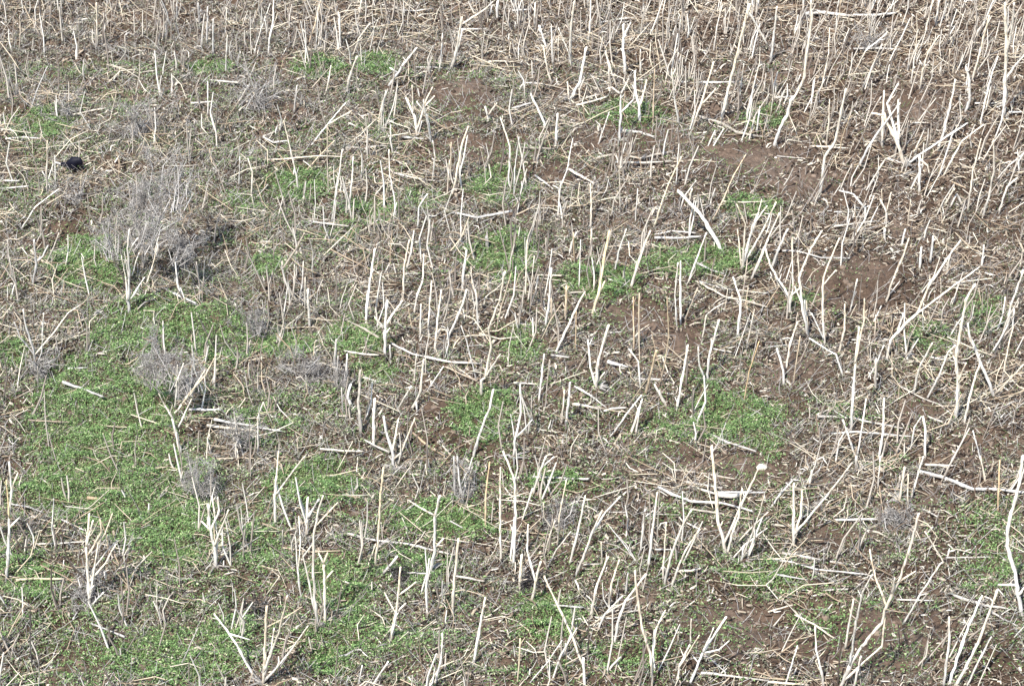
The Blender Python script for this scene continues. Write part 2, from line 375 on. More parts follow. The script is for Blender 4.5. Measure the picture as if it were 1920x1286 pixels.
MT_GRASS = island_mat('grass_blade', [(0, (.06, .11, .03)), (.4, (.13, .21, .06)), (.75, (.26, .34, .13)), (1, (.52, .48, .28))], .6, .3)
tag(blades('green_grass', 420000, .03, .10, .0022, MT_GRASS, lambda x, y, px, py: np.clip(green_w(px, py, x, y) * .8 * vnoise(x, y, 3, 81), 0, 1), .8), kind='stuff', label='fine green and yellowing grass blades mixed into the weed patches')
def k_stub(x, y, px, py):
    tr = np.clip((px - 750) / 900, 0, 1) * np.clip(1.15 - py / 700, 0, 1)
    top = .7 * np.clip(1 - py / 260, 0, 1)
    mid = .20 + .25 * np.exp(-((px - 900) / 300)**2 - ((py - 460) / 160)**2)
    n = vnoise(x, y, 1.4, 61)
    rows = .6 + .4 * np.sin(x * 7)
    return np.clip((np.maximum.reduce([tr, top, mid + 0 * px])) * (n * 1.5 + .1) * rows, 0, 1) * (1 - .8 * bare_w(px, py))
def k_dry(x, y, px, py):
    return np.clip(k_olive(x, y, px, py) * 1.1 + .08, 0, 1) * (1 - .8 * np.clip(green_w(px, py, x, y), 0, 1))
tag(blades('dry_grass', 150000, .03, .15, .0026, MT_TWIG, k_dry, .9), kind='stuff', label='thin grey dead grass and twigs tangled over the weeds')

# ------------------------------------------------------------------ what stands and lies in the field, traced plant by plant
TILES = {'00': (0, 0), '10': (480, 0), '20': (960, 0), '30': (1440, 0), '01': (0, 430), '11': (480, 430), '21': (960, 430), '31': (1440, 430),
         '02': (0, 856), '12': (480, 856), '22': (960, 856), '32': (1440, 856)}
FZ = 480 / 1436
STANDING = '''
@00
w9 72,240 75,140 80,60 / t10 105,280 115,180 110,90 / w14 545,270 545,150 540,20 / g10 160,610 210,500 265,375 / w10 20,760 60,670 110,600
w11 425,545 490,460 560,395 ; 430,540 450,500 470,440
w16 265,1080 262,980 265,790 ; 262,1000 235,960
w9 310,1030 308,870 / w12 110,1280 200,1160 330,1060 / g14 860,110 875,0 / t9 755,200 750,60 / t9 800,210 800,60 / w9 745,860 742,700
g16 930,215 935,110 ; 880,200 935,115 / w9 960,240 960,90 / g18 1120,140 1110,20 / g16 1160,250 1165,40 / w12 1195,300 1195,110 / w9 1240,100 1290,0
w12 1265,410 1275,200 / w9 1360,150 1390,60 / w9 1415,150 1435,60 / w10 1395,450 1435,350 / w12 1165,640 1165,460 / w12 1300,620 1360,540 1390,480 / g10 385,620 385,460
w12 1340,1040 1345,880 / w13 1410,1100 1415,960 1390,890
g10 750,760 735,700 ; 745,720 710,640 ; 748,725 795,650
@10
w14 70,300 75,220 95,130 100,0 / w9 20,190 60,80 80,20 / t10 165,110 165,10 / t12 290,250 325,160 360,10 / w15 475,270 470,180 460,70 / t9 420,210 450,130
w16 575,110 590,0 / w12 535,330 575,220 640,130 / w20 505,530 525,430 565,320 / w10 595,380 585,250 / w12 720,150 750,40 / t10 700,260 730,170 / w12 890,110 900,50 / w13 385,540 410,440 420,370
w10 100,520 100,440 115,370 / w10 15,560 50,470 / w9 135,340 170,270
w20 740,480 830,360 900,270 ; 790,410 750,380
w12 715,570 740,500 / w12 825,470 850,390
w22 1090,390 1130,260 1155,100 ; 1150,150 1290,50 1330,10 ; 1120,390 1140,250 1155,170 # tall thick bone-white forked stalk with a long right branch, near the top edge
w18 1225,80 1190,10 / w22 1350,105 1355,10 / w12 1025,400 1040,300 1045,190 / w12 1245,340 1205,270 1170,330 / t9 1380,240 1390,60 / t9 1415,150 1420,30
w20 905,770 890,650 840,550 ; 985,800 960,650 900,570 ; 935,800 930,680 ; 985,810 965,700 940,600 940,560 ; 945,600 1000,540 ; 890,640 875,480 ; 950,570 990,490 # dense cluster of crossing bone-white stems left of the brown bare strip
w12 985,1010 1005,880 990,790 / w14 770,870 755,790 755,705 / w12 785,1230 775,1100 750,980 745,840
w20 1300,690 1300,650 1285,600 ; 1310,650 1350,580
w14 1415,1030 1425,820 1370,660 / w15 1100,1090 1130,950 1150,830 1190,710 / t12 1090,1010 1095,800 / t12 1070,1100 1085,900 / t9 1200,1000 1190,880
w14 240,1080 225,980 185,800 155,680 / w9 265,1130 280,1020 / w16 425,1240 455,1050 485,840 / w13 515,1180 540,1000 545,880 / g9 405,1060 400,900 400,700
w13 290,830 400,700 500,580 ; 400,700 540,620
t10 240,975 350,880 440,790 / g14 210,640 230,480 / w12 905,1280 915,1160 960,1090 / w9 850,1130 870,1070
@20
w16 125,130 130,20 / w18 325,370 330,150 350,10 / w16 430,230 440,90 440,0 / w10 450,310 450,170 / w9 385,210 385,60 / w18 205,280 150,145 / w16 225,470 200,400 175,260 / w14 228,360 220,140 / w12 335,380 320,300 260,160
w24 640,430 625,300 625,140 ; 640,220 665,130
w22 320,560 380,460 415,270 ; 330,550 372,470 ; 310,580 310,460
w12 495,520 455,440 430,410
w18 545,460 545,380 525,290 ; 590,490 560,410 540,340
w18 600,790 610,650 610,530 ; 610,530 560,490 530,500 ; 612,530 655,440 ; 620,640 680,560 690,480 # tall pale shrub with a high Y fork and crossing arms, behind green weeds
w20 715,700 715,600 690,500 690,400 ; 720,600 745,500 755,450
w16 720,420 720,280 / t12 790,700 795,540 800,390 / w13 480,810 510,730 545,630 / w16 940,700 915,580 895,390
w18 1000,720 1060,590 1130,350 ; 1055,590 1100,550 1140,500
w22 1170,670 1220,470 1270,280 1330,30 ; 1325,50 1380,160 1436,260 # very tall bone-white stalk with an arm hanging down right from its top
w10 930,370 960,270 / w10 1030,380 1040,250 / w12 1130,290 1150,150 1180,30 / w10 1200,200 1230,30 / w9 1260,130 1280,40 / w9 970,360 990,280
w13 1310,690 1340,560 1370,420 / w11 1260,640 1280,520 1300,360 / w14 1370,740 1390,600 / w12 1410,750 1436,650 / w10 1410,530 1425,410 / w9 115,440 110,340
w18 195,720 150,620 105,530 / w10 75,560 65,450 35,400 / w18 245,820 255,640 / w12 10,1110 15,950 40,770 
w15 265,1150 265,1060 ; 268,1070 310,950 340,780 ; 265,1065 230,1040
w14 440,1280 445,1150 440,1030 / w9 320,1200 340,1050 / t9 150,1280 155,1120 / w12 605,1190 605,1040 600,930 / w12 690,1260 705,1060 / y14 790,1280 870,1050 950,880 / w9 920,1040 930,900 935,810
w9 1080,1230 1055,1110 / w9 1115,1200 1125,1050 / t12 1115,1240 1180,1130 1240,990 1310,870 / w10 1280,1270 1250,1130 / w10 1320,1260 1300,1140 / w12 1360,1270 1400,1120 / w18 985,1170 1010,1060 / w9 540,1270 545,1160
w13 1100,820 1140,730 / w14 1130,820 1190,720
@30
w18 15,330 35,180 50,40
w22 30,820 60,740 110,640 130,560 150,540 200,450 225,250 245,100 240,0 # very tall crooked bone-white stalk crossing the top edge, right part of the field
w12 325,830 340,690 345,560 / w12 300,500 340,300 345,160 / w22 290,1095 320,880 375,800 400,680 435,500 / t10 400,900 410,790 460,650 / t9 90,860 110,700 / t10 370,220 395,100 410,0 / w12 570,270 585,90
w14 470,430 545,290 ; 545,290 640,210 670,180
g14 520,510 560,430 640,250 ; 560,430 700,190 740,150
w10 590,380 620,330 660,250 / w10 690,420 740,350
w18 500,940 560,830 640,710 740,580 # bone-white stalk leaning right, crossing its thick neighbour to make an X, upper far right
w28 770,920 720,790 670,700 650,640 ; 655,650 580,635 ; 735,830 730,560 ; 640,820 645,620 650,510 ; 670,580 730,470 ; 770,920 850,870 1120,690 # thick white shrub beside the X-shaped crossing, long branch sprawling right
w20 850,1080 850,950 850,880 ; 860,890 895,930 910,990
w15 980,990 1030,900 1090,790 1210,700 / w13 400,960 490,860 / w20 950,850 990,720 1030,560 1050,450 / w10 975,620 1000,500 / w12 1030,620 1090,550 / w20 1105,640 1130,560 1130,450 1110,380 / t12 1010,420 1020,280 / t10 1040,400 1065,270
w12 800,480 820,330 840,250 / w15 880,180 900,110 925,0 / w20 940,150 960,0
w14 850,500 870,390 900,290 960,200 ; 870,380 850,340
w16 1140,460 1190,290 1240,90 / w12 1200,200 1255,90 / w10 1270,240 1300,120
w28 1325,650 1330,450 1335,200 1330,20 ; 1335,440 1380,380 1436,310 ; 1355,330 1370,150 1380,20 # very thick white forked stalk rising to the top right corner
w14 1190,700 1220,550 1260,400 1290,320 / w15 1120,1180 1150,960 1195,780 / w10 1255,740 1260,640 / w16 1200,1220 1240,1100 1270,940 1265,790 / w14 1270,780 1310,680 1330,560 / w16 1290,1200 1340,1050 1395,1000 / w13 1270,1010 1350,930 1436,860
w12 1380,840 1420,720 / w16 985,1150 1045,1060
w20 1105,1160 1060,1090 1020,1170
w14 210,980 215,930 / t9 560,1060 570,960
w18 545,1250 545,1170 480,1090 400,1070 # stalk bent over to the left near its top, upper middle far right
w16 665,1280 665,1190 630,1120 ; 668,1190 690,1080
t12 780,1280 800,1120 / w12 870,1280 900,1190 / w11 130,1280 150,1220
@01
g18 180,310 205,200 190,60 ; 208,190 240,150 270,90
g12 240,215 310,80 330,20 / g8 80,300 50,150 40,60 / g10 165,160 120,100
g16 205,760 180,650 145,540 130,450 ; w 205,760 235,690 245,470 ; w 235,700 310,570 380,470 450,425 ; g 190,700 110,600 80,520 ; g 215,890 210,770 # grey shrub with fanning arms at the far left edge, beside the big green patch
d10 1215,680 1160,580 1100,460 ; 1215,620 1225,520 1240,440 ; 1220,670 1280,620
w9 1110,1250 1115,1130
@11
g20 240,410 160,290 145,180 ; 240,400 260,300 265,180 ; 228,350 215,280 215,200 ; t 195,220 230,100 270,20 # grey-white four-pronged clump like a fork head, centre left above green weeds
t10 100,180 100,30 / t10 150,120 150,0 / w22 300,560 295,450 290,340 / g10 320,600 300,540 / w13 275,450 275,270 / w10 340,430 345,350 375,280 / w9 385,70 405,0 / w18 615,540 625,400 645,250 665,110
w24 720,720 725,560 735,400 ; 725,540 770,470 820,400 ; 710,560 665,490
w16 755,740 750,650 / w16 825,400 830,220 860,60 / w16 840,220 870,130 885,10 / w16 885,490 905,360 935,290 940,140 / w10 710,270 750,190 / w10 790,270 770,190 / w20 1155,350 1165,240 1180,120
w15 965,600 970,480 985,290 / w16 1000,690 1020,500 1040,340 / w15 920,620 925,420 / w18 1065,630 1120,510 1160,420 1180,340 / w15 1245,570 1240,400 1230,340
w20 1265,930 1265,850 1285,830 1320,660 1305,560 1370,390 1395,240 ; 1300,840 1370,700 # long crooked bone-white stalk with a side shoot, above the central green patch
t12 1340,580 1380,420 1430,250 / w14 440,550 360,480 / w12 475,590 500,470
g22 435,770 450,620 / g13 450,880 460,710 / w18 505,850 510,700 / g14 490,1050 480,890 / w24 545,1000 515,940 530,870 / g24 590,1170 575,960 585,790 / d16 550,900 552,790 / d14 530,1080 520,1000
w20 870,1020 925,900 940,730 ; 900,960 905,1040 / w13 885,850 900,700 / w13 950,910 1050,770 / w14 780,1020 870,880 / w24 655,1220 665,950
w24 770,1350 770,1270 730,1130 715,1050 ; 790,1240 800,1060 ; 780,1290 815,1250 890,1060 # clump of three white stems spreading from one foot, centre left under fallen sticks
w20 1210,1280 1260,1130 1310,1000 1330,900 / t10 1180,1270 1215,1190 / w12 1130,1280 1145,1160
w12 10,1280 10,1050 40,970 ; 40,970 70,1040 95,1100
w12 10,900 10,800 / g12 1240,850 1180,620 1150,540 / g30 1300,110 1290,40 / w11 130,1280 130,1200 / t8 1050,740 1060,620 / y10 270,700 265,650
@21
w12 75,380 80,200 85,60 / t13 190,190 190,50 / w9 100,380 125,150 / t14 350,190 345,20 / w10 375,320 385,60 / w16 445,160 445,0
y22 445,490 490,340 520,150 545,10 ; 488,390 520,290
t12 530,120 560,0 / w14 575,240 600,120 640,0 / w22 660,330 710,180 775,10 / w15 980,310 1030,180 1090,20
w30 1190,140 1150,60 1110,0 1090,-40 1030,-115 930,-215 # very thick pale stump leaning left over the soil, right of centre
w18 185,550 210,390 220,220 / t18 225,510 220,390 / t24 300,500 305,320
w18 235,700 320,530 380,400 410,350 / w12 195,660 250,570 / t10 355,690 360,460
w24 475,900 475,780 540,540 ; 470,880 440,780 425,620 ; 482,850 520,800 # white forked stalk shaped like a tall V with a thick right arm, centre right
t13 685,680 680,380 / t16 710,670 715,360 / w15 720,900 710,740 655,670 / t13 830,870 860,730 880,600 870,380 / w10 850,860 900,770 / w14 925,550 915,370 930,190 / w16 945,540 945,180
t12 965,510 1040,330 ; 965,520 990,620 / w18 1265,610 1285,400 1240,270 / w14 1310,680 1360,450 / t12 1290,390 1320,170
w22 1290,230 1320,100 1350,0 1380,-90 ; 1300,200 1350,-20 1430,-130 ; 1320,180 1400,20 1480,-150 ; 1340,270 1420,90 1500,-90 ; 1340,280 1390,180 1436,60 ; 1290,230 1280,130 1265,0 ; 1310,220 1300,120 1310,-30 1260,-140 # dense upright white clump with many tips, beside the yellow-green weeds right of centre
w20 1095,850 1100,740 1160,510 ; 1090,880 1050,760 1045,660 ; 1075,770 1120,620
w12 1060,640 1090,480 ; 1090,490 1140,440 1190,410
g9 1000,1060 1050,960 1100,870 / w20 920,1010 950,870 985,650 / w16 150,970 180,700 / t10 185,1000 210,730 / w12 350,820 420,690 / w22 300,1100 320,950 325,860 / w14 275,1100 295,900
w20 660,1150 730,950 / w16 690,1150 725,960 / t20 745,930 810,680 / w15 540,1170 640,1040 725,930 / t9 780,980 890,860 / t9 720,1060 760,990 / w24 880,1000 800,870 / t12 1300,960 1330,800 1385,630
w18 10,1280 15,1190 50,1030 45,870 ; 20,1180 70,1120 110,1070 ; 90,1250 15,1190
@31
w20 125,470 120,380 20,220 -20,100 ; 125,420 140,330 135,50 ; 140,370 180,330 165,120 # bone-white clump of three arms, its left arm bent low, right part of the field
w20 20,210 60,110 110,0
w20 230,600 195,450 175,270 230,130 300,10 ; 190,430 150,320 ; 230,600 210,470 205,400 # tall white stalk with a kinked waist, second clump in the white row at right
w18 320,660 305,450 310,270 400,50 ; 320,320 380,230 ; 315,620 245,470
w10 245,430 290,320 / w16 100,780 125,640 165,520 / w10 180,740 230,630 / t12 140,870 180,600 / w18 90,870 85,790 50,670
w15 430,820 380,700 340,680 230,610 / w16 395,690 430,560 430,420 / w9 440,530 520,500 / w15 460,460 500,280 / w12 430,820 425,740
w20 465,1150 475,950 490,750 510,550 ; 500,760 540,500 540,390
g24 600,900 605,730 / w14 550,860 600,770 650,650 / t13 600,640 605,480
w22 665,720 690,620 760,540 840,470 880,370 920,280 ; 845,465 1010,340 1190,210 ; 900,320 1000,170 1080,60 ; 725,580 760,470 # big straw-white shrub leaning right with long sprawling arms, right side of the field
w16 660,410 700,280 760,150 790,50 / w9 670,380 740,290 / w18 850,230 860,100 / w18 910,190 925,40 / w18 1000,260 1020,150 / w24 655,70 655,0 / w16 745,100 770,0
w24 1055,1070 1065,880 1055,720 1080,560 1110,400 1160,310 ; 1060,870 1110,750 # very tall bone-white stalk near the right edge with a short side shoot
w16 890,940 960,820 1010,690 1050,650 / w18 815,920 850,770 920,640
w22 1280,940 1190,740 1130,600 1120,530 ; 1290,920 1360,840 1430,760
w20 1095,1095 1130,950 1160,830 1190,750 / w14 1310,860 1350,650 1375,550 / w10 1385,700 1436,600 / w14 1280,570 1320,470 1330,380 / w20 1340,560 1360,430 1400,330 1430,230 / w14 1370,580 1380,450 / w16 1200,190 1210,90 / w9 1200,490 1205,350 / w9 1225,520 1235,370
w17 500,1270 460,1180 420,1070 ; 505,1270 550,950
w18 620,1280 645,1140 650,950 / w11 590,1140 580,1050 / w12 800,1230 820,1110 860,1050 / w18 880,1280 885,1130 870,1050 / w16 765,1280 765,1200 / w13 1200,1290 1150,1130
@02
w20 30,700 45,560 50,400 65,180 50,30 ; y 65,180 100,90 ; 55,400 110,340 ; y 25,330 35,130 # tall white stalk with yellowish shoots at the lower left edge
d12 180,1200 170,1050 170,840 ; w 170,835 100,800 20,780
w22 500,840 495,720 490,600 485,500 500,320 ; 500,500 520,360 ; 530,560 570,420 560,350 ; 500,730 520,630 600,530 660,470 ; 550,480 590,430 630,320 ; 520,700 590,600 650,490 ; d 480,710 400,610 360,520 340,380 ; 530,830 580,760 # many-pronged white shrub like an upturned hand, lower far left
w24 1210,620 1205,520 1180,400 1165,270 ; w 1215,600 1218,420 1190,220 ; 1220,400 1230,300 1220,230 ; 1235,500 1280,300 ; 1165,420 1130,360 # thick white many-tipped stump below the lower grey bush at left
w18 1430,1230 1330,1060 1270,970 1200,880 ; 1290,990 1400,1025
g12 1060,1270 1060,1150 / g11 1000,1180 1060,1070 1110,960 / g11 960,820 930,680 / d11 710,1090 770,990
@12
w20 110,380 105,250 115,110 ; 120,210 210,80 270,0 ; w 113,120 125,-30
w24 285,440 290,230 ; 300,330 350,240
w20 345,940 330,800 320,640 325,440 350,300 375,220 ; 350,390 400,320 460,255 ; 265,560 325,480 # tall white stalk forking high up, leftmost of a pair, lower centre left
w22 385,930 385,750 380,600 ; 380,600 400,540 ; 395,700 430,640 ; 380,590 350,540
w15 260,800 240,700 220,450 / w13 180,590 140,540 60,480 / w12 150,500 150,410
w18 665,620 685,450 700,200 715,60 / w9 710,480 705,380 / t13 710,390 770,330 840,280
w22 980,640 1000,540 1005,330 1030,220 ; 1000,340 930,290 850,240 ; 1010,510 1050,460
w20 755,1050 765,950 790,870 810,620 ; 785,880 720,760 ; 805,790 850,740 900,700 ; 795,870 840,820 ; 785,1000 790,880 ; g 740,1060 710,1020 760,960 # white candelabra-like shrub with a dark foot, bottom centre left
w22 690,670 790,560 / w16 650,780 650,700 / d13 690,670 620,560 600,500 / w10 740,700 770,640 / t10 780,500 825,450
w24 1100,900 1110,740 1130,500 1135,460 / g14 1045,850 1045,700 / g13 1060,940 1070,860 / w9 1070,720 1075,520
w17 1375,590 1370,440 1370,200 1370,60 / t14 1285,420 1290,200 1310,30 / t10 1320,380 1330,250 / w9 1390,180 1380,80
w20 1215,1170 1250,980 1285,790 / w17 1000,1270 1040,1130 1045,990 / w9 1250,1260 1180,1180 1100,1130
w15 570,1286 595,1170 / w16 640,1286 740,1150 / w12 690,1286 700,1220 / w14 930,1286 970,1180 / w9 1000,1280 1060,1210
w24 40,1275 50,1080 60,840 ; 50,1230 90,1060 100,960 ; 60,1210 130,980 175,780 ; 50,1240 120,1180 200,1080 290,950 # bone-white shrub fanning four stems from one foot at the bottom left edge
g12 1190,90 1215,0 / g22 1115,220 1110,0
@22
w20 115,210 150,100 190,0 ; 200,80 235,0
w14 50,370 100,230 115,180 
w20 5,620 15,480 20,330 15,130 -50,-30 / w24 40,750 50,640 55,550 / y13 255,500 265,330 305,130
w13 180,550 215,430 240,360 ; 215,400 180,340 175,260
w22 110,800 130,700 160,590 ; 120,690 85,530 90,380
w10 75,600 160,490 / w12 190,620 250,520 330,420 / w17 320,600 370,420 410,220 / w11 380,500 350,350
w19 350,670 410,540 450,420 505,300 ; 480,460 525,310 610,220
w15 505,600 500,480 / w20 435,910 470,740 540,560 / w18 540,850 560,700 600,580 / w15 635,770 650,650 / w17 475,980 520,880 620,780
w20 570,1050 600,900 640,800 690,740 750,660
w20 790,1300 780,1120 730,960 700,760 690,640 ; 800,1160 810,960 860,860
w19 420,1180 380,1130 340,1010 260,840 180,670 / d12 425,1140 430,1000 430,900 / w24 405,1286 400,1130 / w11 90,1286 200,1150 280,1030 / y15 30,1270 40,1150 45,1020
w16 720,530 735,400 745,300 / w20 765,610 780,480 815,200 / w15 845,700 855,530 865,370
w20 850,720 890,560 950,400 1005,300 / w18 890,740 920,650 970,530 1050,410 / w10 680,330 700,240 / w10 650,420 670,360
w26 1205,550 1150,330 1140,170 1125,0 1120,-60 ; 1215,570 1230,440 1270,340 1290,180 ; 1290,260 1340,160 1385,60 # big open V of two tall white stems beside the bright bare soil, lower right
w18 1285,590 1300,500 ; 1240,500 1310,430 1436,310 ; 1340,450 1390,310 1415,220 ; 1220,580 1300,500 1430,400
w17 920,1270 940,1170 1000,1050 ; 1005,1040 1005,910 ; 930,1180 1050,1000 
w20 990,1270 1070,1100 1200,900 ; 1070,1100 1130,960 ; 1100,1110 1160,1080 1220,1030
d11 890,1260 870,1150
w9 710,600 620,480 540,380 / w9 690,570 590,500 480,470 / w9 700,590 640,490 560,410
@32
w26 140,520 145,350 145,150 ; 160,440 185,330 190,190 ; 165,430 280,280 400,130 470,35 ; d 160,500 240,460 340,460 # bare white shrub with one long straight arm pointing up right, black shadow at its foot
w15 0,290 70,210 135,135 / w20 225,180 245,80 / w13 615,170 630,0 / w24 500,60 495,0
w22 735,250 765,60 ; 785,300 785,100 ; 800,230 870,0
w24 400,1290 480,1130 560,1020 640,930 655,860 740,680 800,500 845,320 ; 660,830 600,670 570,520 ; 690,780 710,680 ; 740,700 830,640 ; 450,1160 490,950 530,760 585,660 ; 640,1060 655,900 # tallest straw-white shrub, many long stems leaning right, bottom right
w18 480,1286 520,1120 / w18 430,1080 480,800
w15 750,940 850,780 965,600 985,590 880,420 # thin stalk doubled back to the left at its top, over bare soil, bottom right
d11 700,1090 740,1060 730,940 ; 740,1050 850,1000 ; 850,960 930,890 1040,840 # dark fallen-looking twiggy branch on the bare soil at bottom right
w17 320,1286 270,1080 265,950 / w14 400,1020 260,940 150,885 / w10 190,1050 250,990 / w14 90,1286 165,1060 / d13 390,1286 410,1000 / d12 575,1286 600,1080
w19 985,1286 1020,1000 1015,900 / w22 1010,1280 1100,1010 1200,780 / w22 1050,1286 1180,1040 1285,750 / w17 1110,1286 1180,1150 1250,1010
w30 1430,900 1400,760 1385,650 1340,500 1345,400 1375,280 1410,150 1430,0 ; 1400,770 1450,720 ; 1390,725 1290,715 # very long thick white crooked stalk running up the right edge
w15 1225,140 1190,0 / t15 1290,320 1300,20 / w13 1185,170 1195,80 / w14 1340,800 1290,740
'''
LYING = '''
@00
t12 350,345 430,310 530,235 / w11 780,410 880,395 / w17 1120,450 1230,455 1340,465 / w13 410,645 500,625 600,605 / w12 1070,580 1200,570 / w13 30,780 140,770 240,780 / w12 350,1105 520,1085 / w14 460,1150 560,1180
w14 280,900 340,920 385,940 # short white stick pointing at the black bird, far left
w14 20,1060 160,1045 / w15 20,1015 110,1015 / w10 0,1250 130,1130
@10
w12 30,900 180,890 350,875 490,880 / w12 500,830 580,828 / w14 610,835 680,820 760,820 / w13 770,970 890,1000 1040,1020 / w15 1100,390 1000,380 900,378 / w14 820,770 940,780 / w11 810,60 900,62 990,50 / w14 760,30 810,60
w18 1100,1190 1240,1220 1350,1200 1436,1185 / w14 280,1240 400,1255 520,1270 / w11 1150,165 1290,165 / w12 590,655 660,630 / w13 40,770 100,800 180,790 / w12 40,765 110,740 200,690 / w11 1245,340 1350,345 1430,350
@20
w16 950,462 1100,463 1250,462 / w18 1050,655 1170,690 1260,740 1340,760 1430,770
w20 620,735 720,745 800,770 # short white stick above a black shadow, upper right of centre
w18 430,905 500,880 600,865 720,890 800,870 900,850 / w16 580,910 740,915 900,905 / w20 320,950 390,990 460,1030 / w14 130,985 180,1020 230,1060 / w14 360,590 450,570 530,545 / w14 0,610 100,580 / g14 40,830 240,835 / w12 490,130 590,110 690,100 / w11 860,100 980,150
w12 60,465 175,470 / w11 0,60 100,55 / y10 1180,1130 1300,1135 1436,1130 / w12 380,560 490,530 / w12 330,215 400,215 / w10 700,450 750,450
@30
w22 210,80 300,70 450,90 600,85 720,75 # long thick white stick lying level beside the top edge at far right
w12 250,55 350,80 / w14 460,275 600,272 740,278 / w11 240,820 450,832 / w12 810,690 900,690 / w11 30,550 150,540 / w15 370,1270 520,1250 620,1240 / w11 50,875 200,890 / w11 1350,630 1436,630 / w11 1160,580 1320,580 / w17 670,890 760,920 / w13 680,1000 830,960 / t12 1030,1020 1110,1055
w11 370,1190 510,1190 / t10 480,930 600,880 680,850
@01
w20 900,325 1000,370 1100,415 / w20 350,855 450,890 580,940 # white stick lying across the big left green patch
w16 1060,1010 1240,1012 / w20 1200,1065 1300,1085 1420,1100 / w19 1160,1100 1300,1115 1436,1128 / w11 380,780 490,775 / t11 160,1070 390,1080 / t10 340,550 450,550 / g10 530,470 600,430 690,395 / g10 770,450 810,410 870,390
@11
w15 690,610 610,560 530,520 / w15 760,640 820,670 880,700 950,715 / w17 950,715 1100,745 1260,752 / w15 490,680 600,700 690,705 / w13 600,830 670,850 740,865 / w15 750,1250 680,1220 610,1180 / w12 0,1110 170,1135 / w15 360,1230 480,1240 600,1245 / t15 880,1140 970,1220 1060,1270 / w14 830,250 920,248
t12 700,310 790,310 / w12 460,40 560,80 690,92 / w11 20,70 90,70 / t13 1240,850 1150,810 1060,770
@21
w15 655,320 600,295 540,280 / w24 535,740 590,755 650,772 / w17 690,842 880,840 / w18 340,980 420,990 500,1010 / w16 500,1025 560,1005 640,1000 / w13 350,880 440,930 530,1000 / w14 20,525 150,545 / w14 220,705 320,718 / w14 1030,290 1200,380 1310,400 1430,435 / w14 1040,290 1160,325 1280,350
w18 1110,1150 1200,1190 1280,1215 1370,1245 / w13 10,860 145,868 / w11 550,580 650,573 / w11 130,255 280,260 / w18 800,48 930,50 1060,40 / w14 1040,190 1120,230 1190,250 / w12 1130,670 1230,690 / w11 320,355 400,352 / w10 800,30 900,10 1030,20
@31
w13 275,1040 420,980 550,920 / w17 280,1050 450,1055 620,1090 760,1115 / w11 315,980 440,1060 / w12 340,1145 500,1135 800,1160 / w13 740,880 860,945 960,980 1060,1060 / w13 80,120 180,125 300,160 460,162 / w14 880,785 940,785 / w11 0,660 180,640 / w16 900,1050 980,1080
w12 470,620 680,615 / w11 760,695 900,715 1110,750
@02
w14 110,500 200,490 330,485 480,475 / y17 90,690 220,682 360,685 / t24 490,230 590,237 / g16 700,650 770,655 850,690 / w12 340,350 470,410 / w11 230,120 290,165 / w11 720,455 800,455 / w12 930,1080 990,1090 / w9 60,265 150,280 240,310 / w14 700,1010 600,970 500,930 / w13 560,920 490,830 / w11 410,910 440,860
@12
w15 430,1130 510,1110 550,1085 590,1080 / w17 510,430 650,465 850,490 980,520 1110,550 / w15 1100,665 1270,695 1436,700 / w11 1090,360 1160,400 / w12 830,650 980,655 / w10 700,120 760,100 / w10 500,700 550,720
@22
w18 0,120 150,115 300,120 430,125 / w19 820,170 900,210 1000,250 1180,260 1350,305 / w18 1000,160 1080,190 1150,210 / w15 960,140 1180,175 / w15 880,70 1050,90 1250,125 / w17 890,285 1050,300 1190,322
w42 1150,208 1220,222 1285,212 # thick pale husk lying beside the tall white V stalk, lower right
w17 1160,200 1420,200 / w15 130,830 290,835 400,845 / w17 940,640 1000,640 1060,625 / w16 440,900 580,905 / w17 1060,1210 1200,1225 1436,1255 / w10 400,605 500,600 / w9 540,310 650,312 / w10 740,320 930,325 / w12 980,370 1060,410 / w10 800,520 900,520 / w10 1110,1130 1200,1210
@32
w26 840,80 1000,120 1080,155 1150,180 1300,185 1436,200 # longest thick white stick, lying out to the right edge
w17 880,45 1040,50 / w17 370,355 500,350 610,350 / w15 540,410 620,425 700,470 / w19 80,540 200,560 300,580 470,605 / w14 0,570 130,590 270,630 560,660 / w12 1000,565 1270,562 / w20 1040,775 1200,830 1410,860 / w16 1240,860 1320,910 1400,950 / w12 720,800 930,805
w15 20,380 120,390 / w12 50,660 220,690 / w12 0,870 140,830 / w11 260,640 370,700 / w13 860,290 950,335 / w14 300,750 450,742 / w17 0,1262 120,1270 230,1280 / w11 30,950 80,890
'''

def pts_of(s, t):
    ox, oy = TILES[t]
    return [(ox + float(a) * FZ, oy + float(b) * FZ) for a, b in (p.split(',') for p in s.split())]
def parse(txt):
    out = []; tile = None
    for ln in txt.strip().splitlines():
        ln = ln.strip()
        if not ln: continue
        if ln.startswith('@'): tile = ln[1:]; continue
        lab = None
        if '#' in ln: ln, lab = ln.split('#'); lab = lab.strip()
        items = ln.split('/')
        for item in items:
            f = [q.strip() for q in item.split(';')]
            col = 'w'; wd = 14
            h = f[0].split(' ', 1)
            if h[0][0].isalpha():
                col = h[0][0]; wd = float(h[0][1:] or 14); f[0] = h[1]
            br = []
            for q in f:
                q = q.strip(); c2 = None
                if q[0].isalpha(): c2, q = q[0], q[1:].strip()
                br.append((pts_of(q, tile), c2))
            out.append((col, wd, br, lab if item is items[-1] else None))
    return out
def at_plane(px, py, B, k):
    """point on the ray through (px, py) in the leaning plane y = B.y + k (z - B.z)"""
    dx, dy, dz = ray(px, py)
    t = (B[1] - CAM.y + k * (CAM.z - B[2])) / (dy - k * dz)
    return Vector((CAM.x + dx * t, CAM.y + dy * t, CAM.z + dz * t))

